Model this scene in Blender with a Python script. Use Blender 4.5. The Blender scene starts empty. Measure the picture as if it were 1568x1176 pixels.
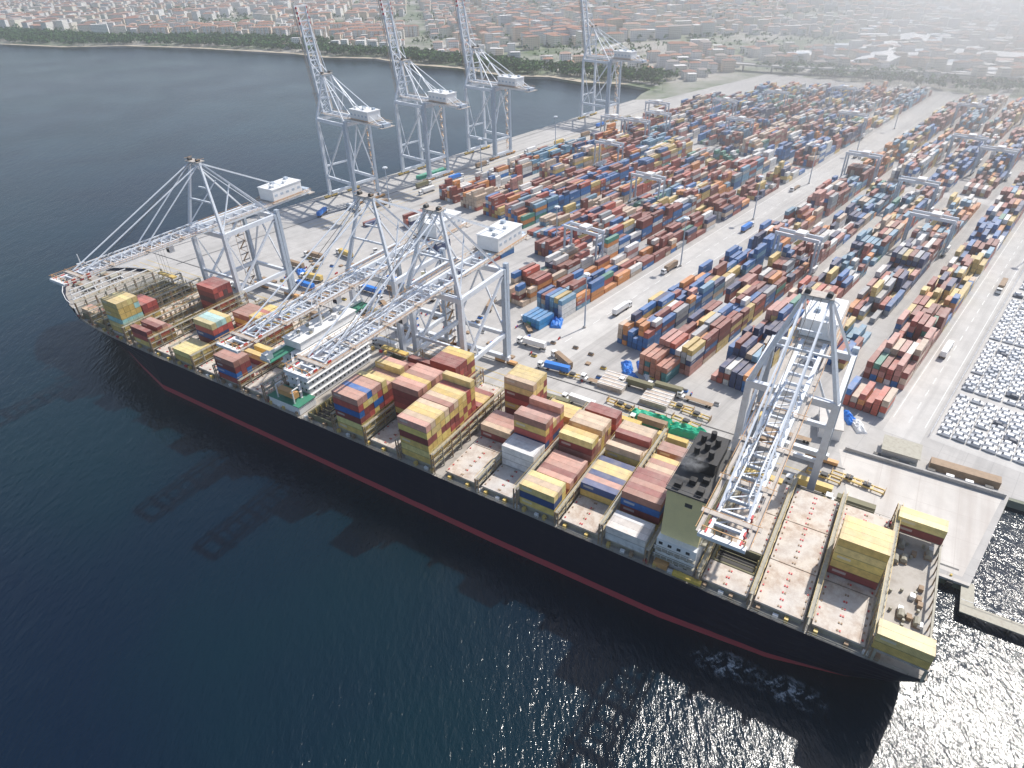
import bpy, math, random, numpy as np
from mathutils import Matrix, Vector, noise
from mathutils.geometry import tessellate_polygon
random.seed(7); rng=np.random.default_rng(7)
R=math.radians
scene=bpy.context.scene
COL=scene.collection
TH,PH=32.609,42.309
SHIP_LOC=(92.673,91.306,0); SHIP_ROT=R(90-TH)
YARD_ROT=R(90-PH)
GZ=3.0
sth,cth,sph,cph=math.sin(R(TH)),math.cos(R(TH)),math.sin(R(PH)),math.cos(R(PH))
def S2W(t,s): return (92.673-cth*s+sth*t, 91.306+sth*s+cth*t)
def Y2W(A,B): return (sph*A-cph*B, cph*A+sph*B)

# ---------------------------------------------------------------- materials
def newmat(name):
    m=bpy.data.materials.new(name); m.use_nodes=True
    nt=m.node_tree; b=nt.nodes['Principled BSDF']; return m,nt,b
def N(nt,t,**k):
    n=nt.nodes.new(t)
    for a,v in k.items(): setattr(n,a,v)
    return n
def mix(nt,fac,a,b,mode='MIX'):
    n=nt.nodes.new('ShaderNodeMix'); n.data_type='RGBA'; n.blend_type=mode
    for s,v in ((n.inputs[0],fac),(n.inputs[6],a),(n.inputs[7],b)):
        if isinstance(v,bpy.types.NodeSocket): nt.links.new(v,s)
        elif isinstance(v,(int,float)): s.default_value=v
        else: s.default_value=(v[0],v[1],v[2],1)
    return n.outputs[2]
def mth(nt,op,a,b=None,c=None):
    n=nt.nodes.new('ShaderNodeMath'); n.operation=op
    for i,v in enumerate((a,b,c)):
        if v is None: continue
        if isinstance(v,bpy.types.NodeSocket): nt.links.new(v,n.inputs[i])
        else: n.inputs[i].default_value=v
    return n.outputs[0]
def noisen(nt,scale,detail=4,rough=.55,coord='Object',vec=None):
    n=nt.nodes.new('ShaderNodeTexNoise'); n.inputs['Scale'].default_value=scale
    n.inputs['Detail'].default_value=detail; n.inputs['Roughness'].default_value=rough
    if vec is None:
        tc=nt.nodes.new('ShaderNodeTexCoord'); vec=tc.outputs[coord]
    nt.links.new(vec,n.inputs['Vector']); return n.outputs['Fac']
def ramp(nt,fac,lo,hi,a=0,b=1):
    n=nt.nodes.new('ShaderNodeMapRange'); n.clamp=True
    nt.links.new(fac,n.inputs[0]); n.inputs[1].default_value=lo;n.inputs[2].default_value=hi
    n.inputs[3].default_value=a;n.inputs[4].default_value=b; return n.outputs[0]
def paint(name,c,rough=.5,dirt=.35,scale=.6,metal=0,dirtc=(.16,.11,.07)):
    m,nt,b=newmat(name)
    f=ramp(nt,noisen(nt,scale,6,.65),.45,.75,0,dirt)
    col=mix(nt,f,c,dirtc)
    nt.links.new(col,b.inputs['Base Color']); b.inputs['Roughness'].default_value=rough
    b.inputs['Metallic'].default_value=metal
    return m
M={}
M['steel']=paint('crane_grey_paint',(.74,.78,.83),.45,.2)
M['steelblue']=paint('crane_blue_grey_paint',(.46,.53,.61),.5,.25)
M['white']=paint('white_paint',(.85,.85,.84),.45,.12)
M['dark']=paint('dark_machinery',(.05,.052,.055),.6,.3)
M['orange']=paint('orange_paint',(.66,.36,.14),.5,.3)
M['yellow']=paint('ochre_paint',(.70,.50,.15),.5,.3)
M['cream']=paint('casing_cream_paint',(.92,.76,.38),.5,.12,.25)
M['red']=paint('red_paint',(.55,.05,.05),.5,.1)
M['rust']=paint('rusty_steel',(.36,.25,.16),.7,.5)
M['walk']=paint('walkway_grating',(.50,.45,.40),.7,.5)
M['lash']=paint('lashing_frame_paint',(.38,.36,.29),.6,.5,.8)
M['deck']=paint('ship_deck_paint',(.42,.39,.35),.65,.55,.25)
M['green']=paint('green_deck_paint',(.05,.25,.16),.6,.2)
M['black']=paint('soot_and_hold_shade',(.015,.015,.017),.6,.1)  # funnel black, also the painted-in dark of the open holds
M['glass']=paint('dark_window_glass',(.02,.03,.04),.1,.0)
M['rubber']=paint('rubber',(.02,.02,.02),.8,.0)
M['blue']=paint('blue_tarpaulin',(.03,.22,.70),.5,.2)
M['greent']=paint('green_tarpaulin',(.01,.42,.24),.5,.2)
M['cellg']=paint('cell_guide_olive',(.20,.19,.11),.7,.4)
M['line']=paint('road_marking_white',(.82,.82,.80),.7,.3,.5)
M['liney']=paint('road_marking_yellow',(.70,.50,.10),.7,.3,.5)

m,nt,b=newmat('hatch_cover_paint')
n1=ramp(nt,noisen(nt,.35,7,.7),.42,.68); c=mix(nt,n1,(.64,.57,.49),(.40,.28,.20))
n2=ramp(nt,noisen(nt,.08,3,.5),.4,.7,0,.5); c=mix(nt,n2,c,(.58,.59,.59))
nt.links.new(c,b.inputs['Base Color']); b.inputs['Roughness'].default_value=.7
M['hatch']=m
# containers
m,nt,b=newmat('container_paint')
at=N(nt,'ShaderNodeAttribute',attribute_name='Col'); ft=N(nt,'ShaderNodeAttribute',attribute_name='ft')
uv=N(nt,'ShaderNodeUVMap',uv_map='UVMap'); sep=N(nt,'ShaderNodeSeparateXYZ'); nt.links.new(uv.outputs[0],sep.inputs[0])
u,v=sep.outputs[0],sep.outputs[1]
ftv=ft.outputs['Fac']
isside=mth(nt,'LESS_THAN',ftv,.5); istop=mth(nt,'GREATER_THAN',ftv,1.5)
nottop=mth(nt,'SUBTRACT',1,istop)
isend=mth(nt,'SUBTRACT',1,mth(nt,'ADD',isside,istop))
eu=mth(nt,'MULTIPLY',mth(nt,'ABSOLUTE',mth(nt,'SUBTRACT',u,.5)),2); ev=mth(nt,'MULTIPLY',mth(nt,'ABSOLUTE',mth(nt,'SUBTRACT',v,.5)),2)
edge=mth(nt,'MAXIMUM',mth(nt,'MULTIPLY',mth(nt,'GREATER_THAN',ev,.90),.42),mth(nt,'MULTIPLY',mth(nt,'GREATER_THAN',eu,.985),.3))
topedge=mth(nt,'MULTIPLY',mth(nt,'MULTIPLY',mth(nt,'GREATER_THAN',ev,.88),istop),.22)
edge=mth(nt,'ADD',mth(nt,'MULTIPLY',edge,nottop),topedge)
bars=mth(nt,'GREATER_THAN',mth(nt,'FRACT',mth(nt,'MULTIPLY',u,5)),.86)
bars=mth(nt,'MULTIPLY',mth(nt,'MULTIPLY',bars,isend),.45)
cor=mth(nt,'MULTIPLY',mth(nt,'SINE',mth(nt,'MULTIPLY',u,270)),.09)
dirt=noisen(nt,.5,5,.6); d=ramp(nt,dirt,.35,.7,1.08,.76)
shade=mth(nt,'MULTIPLY',mth(nt,'SUBTRACT',1,mth(nt,'MAXIMUM',edge,bars)),d)
shade=mth(nt,'ADD',shade,mth(nt,'MULTIPLY',cor,isside))
cc=N(nt,'ShaderNodeCombineXYZ')
for i in range(3): nt.links.new(shade,cc.inputs[i])
col=mix(nt,1.0,at.outputs['Color'],cc.outputs[0],'MULTIPLY')
rnd=at.outputs['Alpha']
l1=mth(nt,'MULTIPLY',mth(nt,'MULTIPLY',mth(nt,'GREATER_THAN',u,.08),mth(nt,'LESS_THAN',u,.36)),mth(nt,'MULTIPLY',mth(nt,'GREATER_THAN',v,.42),mth(nt,'LESS_THAN',v,.74)))
l1=mth(nt,'MULTIPLY',mth(nt,'MULTIPLY',l1,isside),mth(nt,'GREATER_THAN',rnd,.62))
l1=mth(nt,'MULTIPLY',l1,.55)
col=mix(nt,l1,col,(.72,.70,.66))
tp=mth(nt,'MULTIPLY',istop,ramp(nt,noisen(nt,.3,5,.6),.3,.7,.10,.40))
col=mix(nt,tp,col,(.55,.46,.39))
nt.links.new(col,b.inputs['Base Color']); b.inputs['Roughness'].default_value=.5
M['cont']=m
# hull
m,nt,b=newmat('hull_paint')
tc=N(nt,'ShaderNodeTexCoord'); sp=N(nt,'ShaderNodeSeparateXYZ'); nt.links.new(tc.outputs['Object'],sp.inputs[0])
z=mth(nt,'ADD',sp.outputs[2],mth(nt,'MULTIPLY',mth(nt,'SUBTRACT',noisen(nt,.15,3),.5),.5))
mp=N(nt,'ShaderNodeMapping'); mp.inputs['Scale'].default_value=(1,.5,.06); nt.links.new(tc.outputs['Object'],mp.inputs[0])
st=ramp(nt,noisen(nt,.9,6,.7,vec=mp.outputs[0]),.55,.8,0,.3)
nav=mix(nt,st,(.004,.008,.026),(.06,.055,.06))
redc=mix(nt,ramp(nt,noisen(nt,.4,5,.7),.4,.75,0,.5),(.48,.07,.09),(.26,.10,.10))
col=mix(nt,mth(nt,'LESS_THAN',z,2.9),nav,redc)
nt.links.new(col,b.inputs['Base Color']); b.inputs['Roughness'].default_value=.45; b.inputs['Specular IOR Level'].default_value=.3
M['hull']=m
def concrete(name,base,dark,jscale=.12,joint=True):
    m,nt,b=newmat(name)
    n1=ramp(nt,noisen(nt,.015,5,.6),.35,.7); n2=ramp(nt,noisen(nt,.12,7,.7),.4,.75,0,.8)
    c=mix(nt,n1,base,tuple(x*.86 for x in base)); c=mix(nt,n2,c,tuple(x*.72 for x in base))
    tc=N(nt,'ShaderNodeTexCoord'); mp=N(nt,'ShaderNodeMapping'); mp.inputs['Scale'].default_value=(.02,.5,1); nt.links.new(tc.outputs['Object'],mp.inputs[0])
    tr=ramp(nt,noisen(nt,.35,5,.6,vec=mp.outputs[0]),.5,.7,0,.6); c=mix(nt,tr,c,dark)
    if joint:
        br=N(nt,'ShaderNodeTexBrick'); nt.links.new(tc.outputs['Object'],br.inputs[0]); br.inputs['Scale'].default_value=jscale
        br.inputs['Mortar Size'].default_value=.012; br.offset=0; br.inputs['Brick Width'].default_value=1; br.inputs['Row Height'].default_value=1
        c=mix(nt,mth(nt,'MULTIPLY',br.outputs['Fac'],.4),c,dark)
    nt.links.new(c,b.inputs['Base Color']); b.inputs['Roughness'].default_value=.85
    return m
M['conc']=concrete('port_pavement_concrete',(.53,.51,.485),(.27,.26,.25))
M['conc2']=concrete('pale_quay_concrete',(.69,.65,.60),(.44,.39,.35),.08)
M['road']=concrete('yard_road_concrete',(.62,.60,.57),(.38,.365,.35),.12,False)
m,nt,b=newmat('town_ground')
n1=ramp(nt,noisen(nt,.006,6,.65),.42,.58); c=mix(nt,n1,(.36,.34,.30),(.08,.13,.045))
c=mix(nt,ramp(nt,noisen(nt,.05,5,.7),.4,.7,0,.6),c,(.40,.38,.36))
nt.links.new(c,b.inputs['Base Color']); b.inputs['Roughness'].default_value=.95
M['land']=m
M['sand']=concrete('beach_sand',(.56,.48,.36),(.4,.33,.24),joint=False)
# water
m,nt,b=newmat('sea_water')
tc=N(nt,'ShaderNodeTexCoord')
big=ramp(nt,noisen(nt,.006,3,.5),.40,.60); c=mix(nt,big,(.0005,.015,.024),(.0005,.008,.022))
nt.links.new(c,b.inputs['Base Color']); b.inputs['Roughness'].default_value=.13; b.inputs['IOR'].default_value=1.36
mp=N(nt,'ShaderNodeMapping'); mp.inputs['Rotation'].default_value=(0,0,R(35)); mp.inputs['Scale'].default_value=(1,.4,1); nt.links.new(tc.outputs['Object'],mp.inputs[0])
w1=noisen(nt,.16,3,.5,vec=mp.outputs[0]); w2=noisen(nt,.6,4,.6,vec=mp.outputs[0])
h=mth(nt,'ADD',mth(nt,'MULTIPLY',w1,.8),mth(nt,'MULTIPLY',w2,.7))
calm=ramp(nt,noisen(nt,.012,3,.5),.35,.65,.5,.9)
bp=N(nt,'ShaderNodeBump'); nt.links.new(calm,bp.inputs['Strength']); bp.inputs['Distance'].default_value=.8
nt.links.new(h,bp.inputs['Height']); nt.links.new(bp.outputs[0],b.inputs['Normal'])
M['water']=m
# foam
m,nt,b=newmat('sea_foam')
tc=N(nt,'ShaderNodeTexCoord'); uvn=N(nt,'ShaderNodeVectorMath',operation='LENGTH')
sp=N(nt,'ShaderNodeMapping'); sp.inputs['Scale'].default_value=(1/5.0,1/11.0,0); nt.links.new(tc.outputs['Object'],sp.inputs[0]); nt.links.new(sp.outputs[0],uvn.inputs[0])
f=ramp(nt,uvn.outputs['Value'],.3,1,1,0); nn=ramp(nt,noisen(nt,.35,7,.7),.48,.64)
nt.links.new(mth(nt,'MULTIPLY',mth(nt,'MULTIPLY',f,nn),.8),b.inputs['Alpha']); b.inputs['Base Color'].default_value=(.70,.75,.77,1); b.inputs['Roughness'].default_value=.7
M['foam']=m
m,nt,b=newmat('foliage')
at=N(nt,'ShaderNodeAttribute',attribute_name='Col'); nt.links.new(at.outputs['Color'],b.inputs['Base Color']); b.inputs['Roughness'].default_value=.9
M['leaf']=m
m,nt,b=newmat('building_wall')
at=N(nt,'ShaderNodeAttribute',attribute_name='Col'); uv=N(nt,'ShaderNodeUVMap',uv_map='UVMap'); sep=N(nt,'ShaderNodeSeparateXYZ'); nt.links.new(uv.outputs[0],sep.inputs[0])
fu=mth(nt,'FRACT',mth(nt,'DIVIDE',sep.outputs[0],3.4)); fv=mth(nt,'FRACT',mth(nt,'DIVIDE',sep.outputs[1],3.0))
w=mth(nt,'MULTIPLY',mth(nt,'MULTIPLY',mth(nt,'GREATER_THAN',fu,.3),mth(nt,'LESS_THAN',fu,.7)),mth(nt,'MULTIPLY',mth(nt,'GREATER_THAN',fv,.35),mth(nt,'LESS_THAN',fv,.78)))
col=mix(nt,mth(nt,'MULTIPLY',w,at.outputs['Alpha']),at.outputs['Color'],(.10,.105,.115))
nt.links.new(col,b.inputs['Base Color']); b.inputs['Roughness'].default_value=.8
M['wall']=m
m,nt,b=newmat('vehicle_paint')
at=N(nt,'ShaderNodeAttribute',attribute_name='Col'); nt.links.new(at.outputs['Color'],b.inputs['Base Color']); b.inputs['Roughness'].default_value=.35
M['vcol']=m

# ---------------------------------------------------------------- mesh builder
class MB:
    def __init__(s): s.v=[];s.f=[];s.m=[];s.mats=[]
    def mi(s,k):
        if k not in s.mats: s.mats.append(k)
        return s.mats.index(k)
    def box(s,x0,x1,y0,y1,z0,z1,mat):
        i=len(s.v); s.v+=[(x0,y0,z0),(x1,y0,z0),(x1,y1,z0),(x0,y1,z0),(x0,y0,z1),(x1,y0,z1),(x1,y1,z1),(x0,y1,z1)]
        s.f+=[(i,i+3,i+2,i+1),(i+4,i+5,i+6,i+7),(i,i+1,i+5,i+4),(i+1,i+2,i+6,i+5),(i+2,i+3,i+7,i+6),(i+3,i,i+4,i+7)]
        s.m+=[s.mi(mat)]*6
    def beam(s,p,q,w,h,mat,w2=None,h2=None):
        p=Vector(p);q=Vector(q);d=(q-p)
        if d.length<1e-6:return
        d.normalize(); up=Vector((0,0,1)) if abs(d.z)<.95 else Vector((1,0,0))
        a=d.cross(up).normalized(); c=a.cross(d).normalized()
        w2=w if w2 is None else w2; h2=h if h2 is None else h2
        i=len(s.v)
        for P,ww,hh in ((p,w,h),(q,w2,h2)):
            for sa,sc in ((-1,-1),(1,-1),(1,1),(-1,1)):
                s.v.append(tuple(P+a*sa*ww/2+c*sc*hh/2))
        s.f+=[(i,i+1,i+2,i+3),(i+7,i+6,i+5,i+4),(i,i+4,i+5,i+1),(i+1,i+5,i+6,i+2),(i+2,i+6,i+7,i+3),(i+3,i+7,i+4,i)]
        s.m+=[s.mi(mat)]*6
    def cyl(s,p,q,r,mat,n=8,r2=None):
        p=Vector(p);q=Vector(q);d=(q-p).normalized(); up=Vector((0,0,1)) if abs(d.z)<.95 else Vector((1,0,0))
        a=d.cross(up).normalized(); c=a.cross(d).normalized(); r2=r if r2 is None else r2
        i=len(s.v)
        for P,rr in ((p,r),(q,r2)):
            for k in range(n):
                t=2*math.pi*k/n; s.v.append(tuple(P+a*math.cos(t)*rr+c*math.sin(t)*rr))
        for k in range(n): s.f.append((i+k,i+(k+1)%n,i+n+(k+1)%n,i+n+k))
        s.f.append(tuple(i+n+k for k in range(n))); s.f.append(tuple(i+n-1-k for k in range(n)))
        s.m+=[s.mi(mat)]*(n+2)
    def poly(s,pts,mat):
        i=len(s.v); s.v+=list(pts); s.f.append(tuple(range(i,i+len(pts)))); s.m.append(s.mi(mat))
    def mesh(s,name):
        me=bpy.data.meshes.new(name); me.from_pydata(s.v,[],s.f)
        for k in s.mats: me.materials.append(M[k])
        me.polygons.foreach_set('material_index',s.m); me.update(); return me
def obj(name,me,loc=(0,0,0),rz=0,parent=None):
    o=bpy.data.objects.new(name,me); COL.objects.link(o)
    o.location=loc; o.rotation_euler=(0,0,rz)
    if parent is not None: o.parent=parent
    return o
def empty(name,loc=(0,0,0),rz=0):
    o=bpy.data.objects.new(name,None); COL.objects.link(o); o.location=loc;o.rotation_euler=(0,0,rz);return o
def sheet(name,pts,z,mat,wall=0,frame=None,loc=(0,0,0),rz=0):
    tri=tessellate_polygon([[Vector((p[0],p[1],0)) for p in pts]])
    n=len(pts); v=[(p[0],p[1],z) for p in pts]; f=[]
    for t in tri:
        a,b_,c=[Vector(v[k]) for k in t]
        f.append(tuple(t) if (b_-a).cross(c-a).z>0 else (t[0],t[2],t[1]))
    if wall:
        v+=[(p[0],p[1],z-wall) for p in pts]
        f+=[(k,(k+1)%n,n+(k+1)%n,n+k) for k in range(n)]
    me=bpy.data.meshes.new(name); me.from_pydata(v,[],f); me.materials.append(M[mat]); me.update()
    return obj(name,me,loc,rz)

# ---------------------------------------------------------------- setting: sea & land
sheet('sea_water',[(-9000,-3000),(9000,-3000),(9000,14000),(-9000,14000)],0,'water')
for t,s,r in ((-5,22,4),(-6,38,8)):
    x,y=S2W(t,s); sheet('sea_foam',[(-5,-11),(5,-11),(5,11),(-5,11)],0,'foam',loc=(x,y,.06+.001*s),rz=SHIP_ROT+R(r))
QT=55.5; QB=455
def AB(x,y): return (sph*x+cph*y, -cph*x+sph*y)
def quay_s_for_B(B):
    lo,hi=-100,900
    for _ in range(60):
        mid=(lo+hi)/2
        if AB(*S2W(QT,mid))[1]<B: lo=mid
        else: hi=mid
    return (lo+hi)/2
sc=quay_s_for_B(QB)
corner=S2W(QT,sc)
shoreAB=[(735,QB),(770,468),(802,474),(812,520),(792,576),(800,640),(770,700),(782,807),(765,900),(775,1000),(735,1090),(731,1180),(700,1300),(662,1440),(600,1600),(520,1700),(459,1893),(380,2300),(250,3000),(-1500,7500)]
land=[corner]+[Y2W(*p) for p in shoreAB]+[(-8900,13900),(8900,13900),S2W(104,-7000),S2W(104,-27),S2W(QT,-17)]
sheet('ground',land,GZ-.05,'land',wall=6)
pave=[corner,Y2W(735,QB),Y2W(760,430),Y2W(985,400),Y2W(985,-60),Y2W(700,-260),Y2W(380,-240),S2W(105,-200),S2W(105.5,-27.2),S2W(QT+.3,-17.2)]
def w2y(p): return AB(p[0],p[1])
sheet('port_pavement',[w2y(p) for p in pave],GZ,'conc',rz=YARD_ROT)
bs=[Y2W(a,b) for a,b in shoreAB[3:17]]; bs2=[Y2W(a+14,b) for a,b in shoreAB[3:17]][::-1]
sheet('beach',bs+bs2,GZ-.02,'sand')
sheet('quay_pad_pavement',[(58,-15),(103,-25),(104,28),(60,16)],GZ+.02,'conc2',loc=SHIP_LOC,rz=SHIP_ROT)
def yroad(name,pts,z=.02,mat='road'): sheet(name,pts,GZ+z,mat,rz=YARD_ROT)
yroad('yard_road',[(205,158),(960,158),(960,180),(215,180)])
yroad('yard_road',[(250,15.5),(960,15.5),(960,29),(250,29)])
yroad('yard_road',[(566,182),(580,182),(580,386),(566,386)],.03)
yroad('yard_road',[(566,29.5),(580,29.5),(580,157),(566,157)],.03)
mb=MB()
for A in np.arange(262,950,12): mb.box(A,A+6,22.4,22.7,GZ+.03,GZ+.05,'line')
for A in np.arange(225,950,12): mb.box(A,A+6,168.8,169.1,GZ+.03,GZ+.05,'line')
for B in (16.5,28.2,158.6,179.2): mb.box(262,950,B,B+.25,GZ+.03,GZ+.05,'line')
for B in (392,398,404,410): mb.box(240,720,B,B+.25,GZ+.03,GZ+.05,'liney')
obj('road_markings',mb.mesh('road_markings'),rz=YARD_ROT)
mb=MB()
mb.box(QT-.6,QT+.6,-17,sc-2,GZ-.6,GZ+.25,'conc2')
for s in np.arange(-12,sc-3,7.5):
    mb.box(QT-1.5,QT-.6,s-.8,s+.8,GZ-2.6,GZ-.3,'rubber')
    mb.cyl((QT+1.3,s,GZ),(QT+1.3,s,GZ+.7),.35,'liney',6)
for t in (60.5,92.5):
    mb.box(t-.35,t+.35,-14 if t<90 else 24,sc-8,GZ+.03,GZ+.07,'dark')
for k in range(5): mb.box(65+4.6*k,65.3+4.6*k,30,sc-20,GZ+.03,GZ+.05,'liney')
obj('quay_edge',mb.mesh('quay_edge'),SHIP_LOC,SHIP_ROT)
mb=MB()
a0=AB(*corner)[0]
mb.box(a0+2,733,QB-.6,QB+.6,GZ-.6,GZ+.25,'conc2')
for A in np.arange(a0+6,730,7.5): mb.box(A-.8,A+.8,QB+.6,QB+1.5,GZ-2.6,GZ-.3,'rubber')
for B in (448,417): mb.box(a0+40,728,B-.35,B+.35,GZ+.03,GZ+.07,'dark')
obj('quay_edge',mb.mesh('quay_edge2'),rz=YARD_ROT)

# ---------------------------------------------------------------- containers
PAL=[((.26,.065,.05),22),((.38,.09,.07),9),((.52,.11,.07),3),((.68,.27,.08),9),((.03,.16,.42),14),((.035,.06,.16),10),((.18,.36,.50),7),((.76,.75,.72),11),((.40,.42,.44),6),((.68,.50,.18),8),((.07,.27,.20),2),((.62,.48,.36),8),((.52,.25,.21),5)]
PC=np.array([p[0] for p in PAL]); PW=np.array([p[1] for p in PAL],float); PW/=PW.sum()
def container_obj(name,boxes,longx=True,loc=(0,0,0),rz=0):
    n=len(boxes)
    if n==0: return
    B=np.array([b[:6] for b in boxes]); C=np.array([b[6] for b in boxes])
    C=np.clip(C*rng.uniform(.85,1.2,(n,1)),0,.85); al=rng.random(n)
    x0,y0,z0,lx,ly,lz=B.T; x1=x0+lx;y1=y0+ly;z1=z0+lz
    V=np.stack([np.stack(c,1) for c in [(x0,y0,z0),(x1,y0,z0),(x1,y1,z0),(x0,y1,z0),(x0,y0,z1),(x1,y0,z1),(x1,y1,z1),(x0,y1,z1)]],1).reshape(-1,3)
    F=np.array([[0,1,5,4],[1,2,6,5],[2,3,7,6],[3,0,4,7],[4,5,6,7]]); FF=(np.arange(n)[:,None,None]*8+F[None]).reshape(-1,4)
    me=bpy.data.meshes.new(name)
    me.vertices.add(len(V)); me.vertices.foreach_set('co',V.ravel())
    me.loops.add(FF.size); me.loops.foreach_set('vertex_index',FF.ravel())
    me.polygons.add(len(FF)); me.polygons.foreach_set('loop_start',np.arange(len(FF))*4); me.polygons.foreach_set('loop_total',np.full(len(FF),4))
    me.update(calc_edges=True)
    me.polygons.foreach_set('use_smooth',np.zeros(len(FF),dtype=bool))
    uvl=me.uv_layers.new(name='UVMap'); uv=np.tile(np.array([[0,0],[1,0],[1,1],[0,1]],float),(len(FF),1)); uvl.data.foreach_set('uv',uv.ravel())
    ft=np.tile(np.array([0,1,0,1,2] if longx else [1,0,1,0,2],float),n)
    a=me.attributes.new('ft','FLOAT','FACE'); a.data.foreach_set('value',ft)
    col=np.repeat(np.concatenate([C,al[:,None]],1),5,0)
    a=me.attributes.new('Col','FLOAT_COLOR','FACE'); a.data.foreach_set('color',col.ravel())
    me.materials.append(M['cont']); return obj(name,me,loc,rz)
def pick(): return tuple(PC[rng.choice(len(PC),p=PW)])
CW,CH=2.44,2.65
def yard_block(B0,A0,A1,rows=6,hmax=5,dens=1.0,name='container_stack'):
    boxes=[]; A=A0; base=rng.uniform(2.8,4); rowc=[pick() for _ in range(rows)]; domi=pick()
    while A<A1:
        if rng.random()<.05*(2-dens): A+=13.2; continue
        base=np.clip(base+rng.normal(0,.9),1.6,hmax-.3)
        if rng.random()<.35: domi=pick()
        two=rng.random()<.2
        L=[(0,12.19)] if not two else [(0,6.06),(6.3,6.06)]
        for r in range(rows):
            if rng.random()<.4: rowc[r]=pick()
            h=int(np.clip(round(base+rng.normal(0,.9)),0,hmax))
            for (o,l) in L:
                hh=h if not two else int(np.clip(h+rng.integers(-1,2),0,hmax)); zc=GZ+.05
                for t in range(hh):
                    ch=2.9 if rng.random()<.4 else 2.59
                    q=rng.random(); c=domi if q<.38 else (rowc[r] if q<.74 else pick())
                    boxes.append((A+o+rng.normal(0,.06),B0+r*2.85+rng.normal(0,.04),zc,l,CW,ch,c)); zc+=ch+.02
        A+=12.19+rng.uniform(.6,1.2)
    container_obj(name,boxes,True,rz=YARD_ROT)
pitch=25.3
for i in range(5):
    B0=31+i*pitch; front=[258,285,240,236,241][i]
    yard_block(B0,front,560,hmax=5); yard_block(B0,584,760,hmax=5,dens=.9); yard_block(B0,775,940,hmax=4,dens=.8)
for i in range(8):
    B0=184+i*25.0; front=[242,240,300,322,328,332,334,336][i]
    yard_block(B0,front,560,hmax=5); yard_block(B0,584,740,hmax=5,dens=.9); yard_block(B0,756,[940,940,940,920,900,880,860,780][i],hmax=4,dens=.8)
for (A,B,L,r,h) in [(268,262,25,3,2),(262,300,13,4,3),(280,345,25,3,2),(236,262,13,2,2),(296,290,13,3,3),(250,372,25,2,1)]:
    yard_block(B,A,A+L,rows=r,hmax=h+1)
container_obj('container_stack',[(360+6.3*k,425+2.6*j,GZ+.05,6.06,CW,2.59,(.02,.42,.26)) for k in range(5) for j in range(2)],True,rz=YARD_ROT)
container_obj('container_stack',[(224,112+2.9*j,GZ+.05+2.65*t,12.19,CW,2.6,[(.52,.22,.15),(.50,.20,.14),(.05,.2,.22),(.55,.26,.17)][int(rng.integers(4))]) for j in range(5) for t in range(3+(j>1))],True,rz=YARD_ROT)
container_obj('container_stack',[(226,186+2.9*j,GZ+.05+2.65*t,12.19,CW,2.6,[(.03,.20,.52),(.04,.26,.54),(.05,.3,.22)][int(rng.integers(3))]) for j in range(4) for t in range(2)],True,rz=YARD_ROT)

# ---------------------------------------------------------------- ship
ship=empty('container_ship',SHIP_LOC,SHIP_ROT)
TC=25.5
st_s=[-5,0,10,30,60,120,300,325,345,360,372,382,390,396,400,402]
dk=[25.5,26.3,26.8,27,27,27,27,26.8,25.8,24,21.5,17.8,13.2,8.8,4.4,.4]
wl=[12,14.5,17.5,22,26,27,26,20,14.5,10,6.5,4,2,1,.5,.2]
zm=[6,3,0,-3,-3,-3,-3,-3,-3,-3,-3,-3,0,6,12,17]
def zdk(s): return 20+ (4.5*max(0,min(1,(s-362)/10.0))) 
lv=[0,.12,.25,.4,.55,.7,.85,1]
V=[];F=[];nl=len(lv)
for i,s in enumerate(st_s):
    zd=zdk(s)+(1.2 if s>362 else 0)
    for side in (-1,1):
        for k in lv:
            z_=zm[i]+(zd-zm[i])*k
            e=min(1,max(0,(z_)/zd)) if s>60 else k; hb=wl[i]+(dk[i]-wl[i])*(e**(.6 if s<100 else 1.5)); V.append((TC+side*hb,s,z_))
for i in range(len(st_s)-1):
    for sd in (0,1):
        for k in range(nl-1):
            a=(i*2+sd)*nl+k; b_=((i+1)*2+sd)*nl+k
            F.append((a,b_,b_+1,a+1) if sd==1 else (a,a+1,b_+1,b_))
for k in range(nl-1): F.append((k,nl+k,nl+k+1,k+1))
for i in range(3): F.append((i*2*nl,(i+1)*2*nl,((i+1)*2+1)*nl,(i*2+1)*nl))
me=bpy.data.meshes.new('hull'); me.from_pydata(V,[],F); me.materials.append(M['hull']); me.update()
obj('hull',me,parent=ship)
mb=MB()
def dhb(s): return float(np.interp(s,st_s,dk))
ss=sorted(set([x for x in st_s if x<=366]+[366]))
for a,b_ in zip(ss[:-1],ss[1:]):
    mb.poly([(TC-dhb(a)+.1,a,19.7),(TC+dhb(a)-.1,a,19.7),(TC+dhb(b_)-.1,b_,19.7),(TC-dhb(b_)+.1,b_,19.7)],'deck')
ss=[364,372,382,390,396,400,402]
for a,b_ in zip(ss[:-1],ss[1:]):
    mb.poly([(TC-dhb(a)+.1,a,24.3),(TC+dhb(a)-.1,a,24.3),(TC+dhb(b_)-.1,b_,24.3),(TC-dhb(b_)+.1,b_,24.3)],'deck')
mb.box(TC-dhb(364)+.5,TC+dhb(364)-.5,363.5,364,19.7,24.3,'white')
for x in (TC-7,TC+7):
    mb.cyl((x-2,378,25.6),(x+2,378,25.6),1.4,'lash',10); mb.box(x-3,x+3,376,380,24.31,25,'dark')
    mb.cyl((x-1.5,388,25.3),(x+1.5,388,25.3),1.1,'lash',10); mb.box(x-1,x+1,382,386,24.31,25.6,'rust')
mb.cyl((TC,392,24.3),(TC,392,38),.45,'white',8,.25); mb.box(TC-2,TC+2,391.6,392.4,33,33.4,'white'); mb.box(TC-1,TC+1,391,393,30,30.3,'white')
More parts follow.
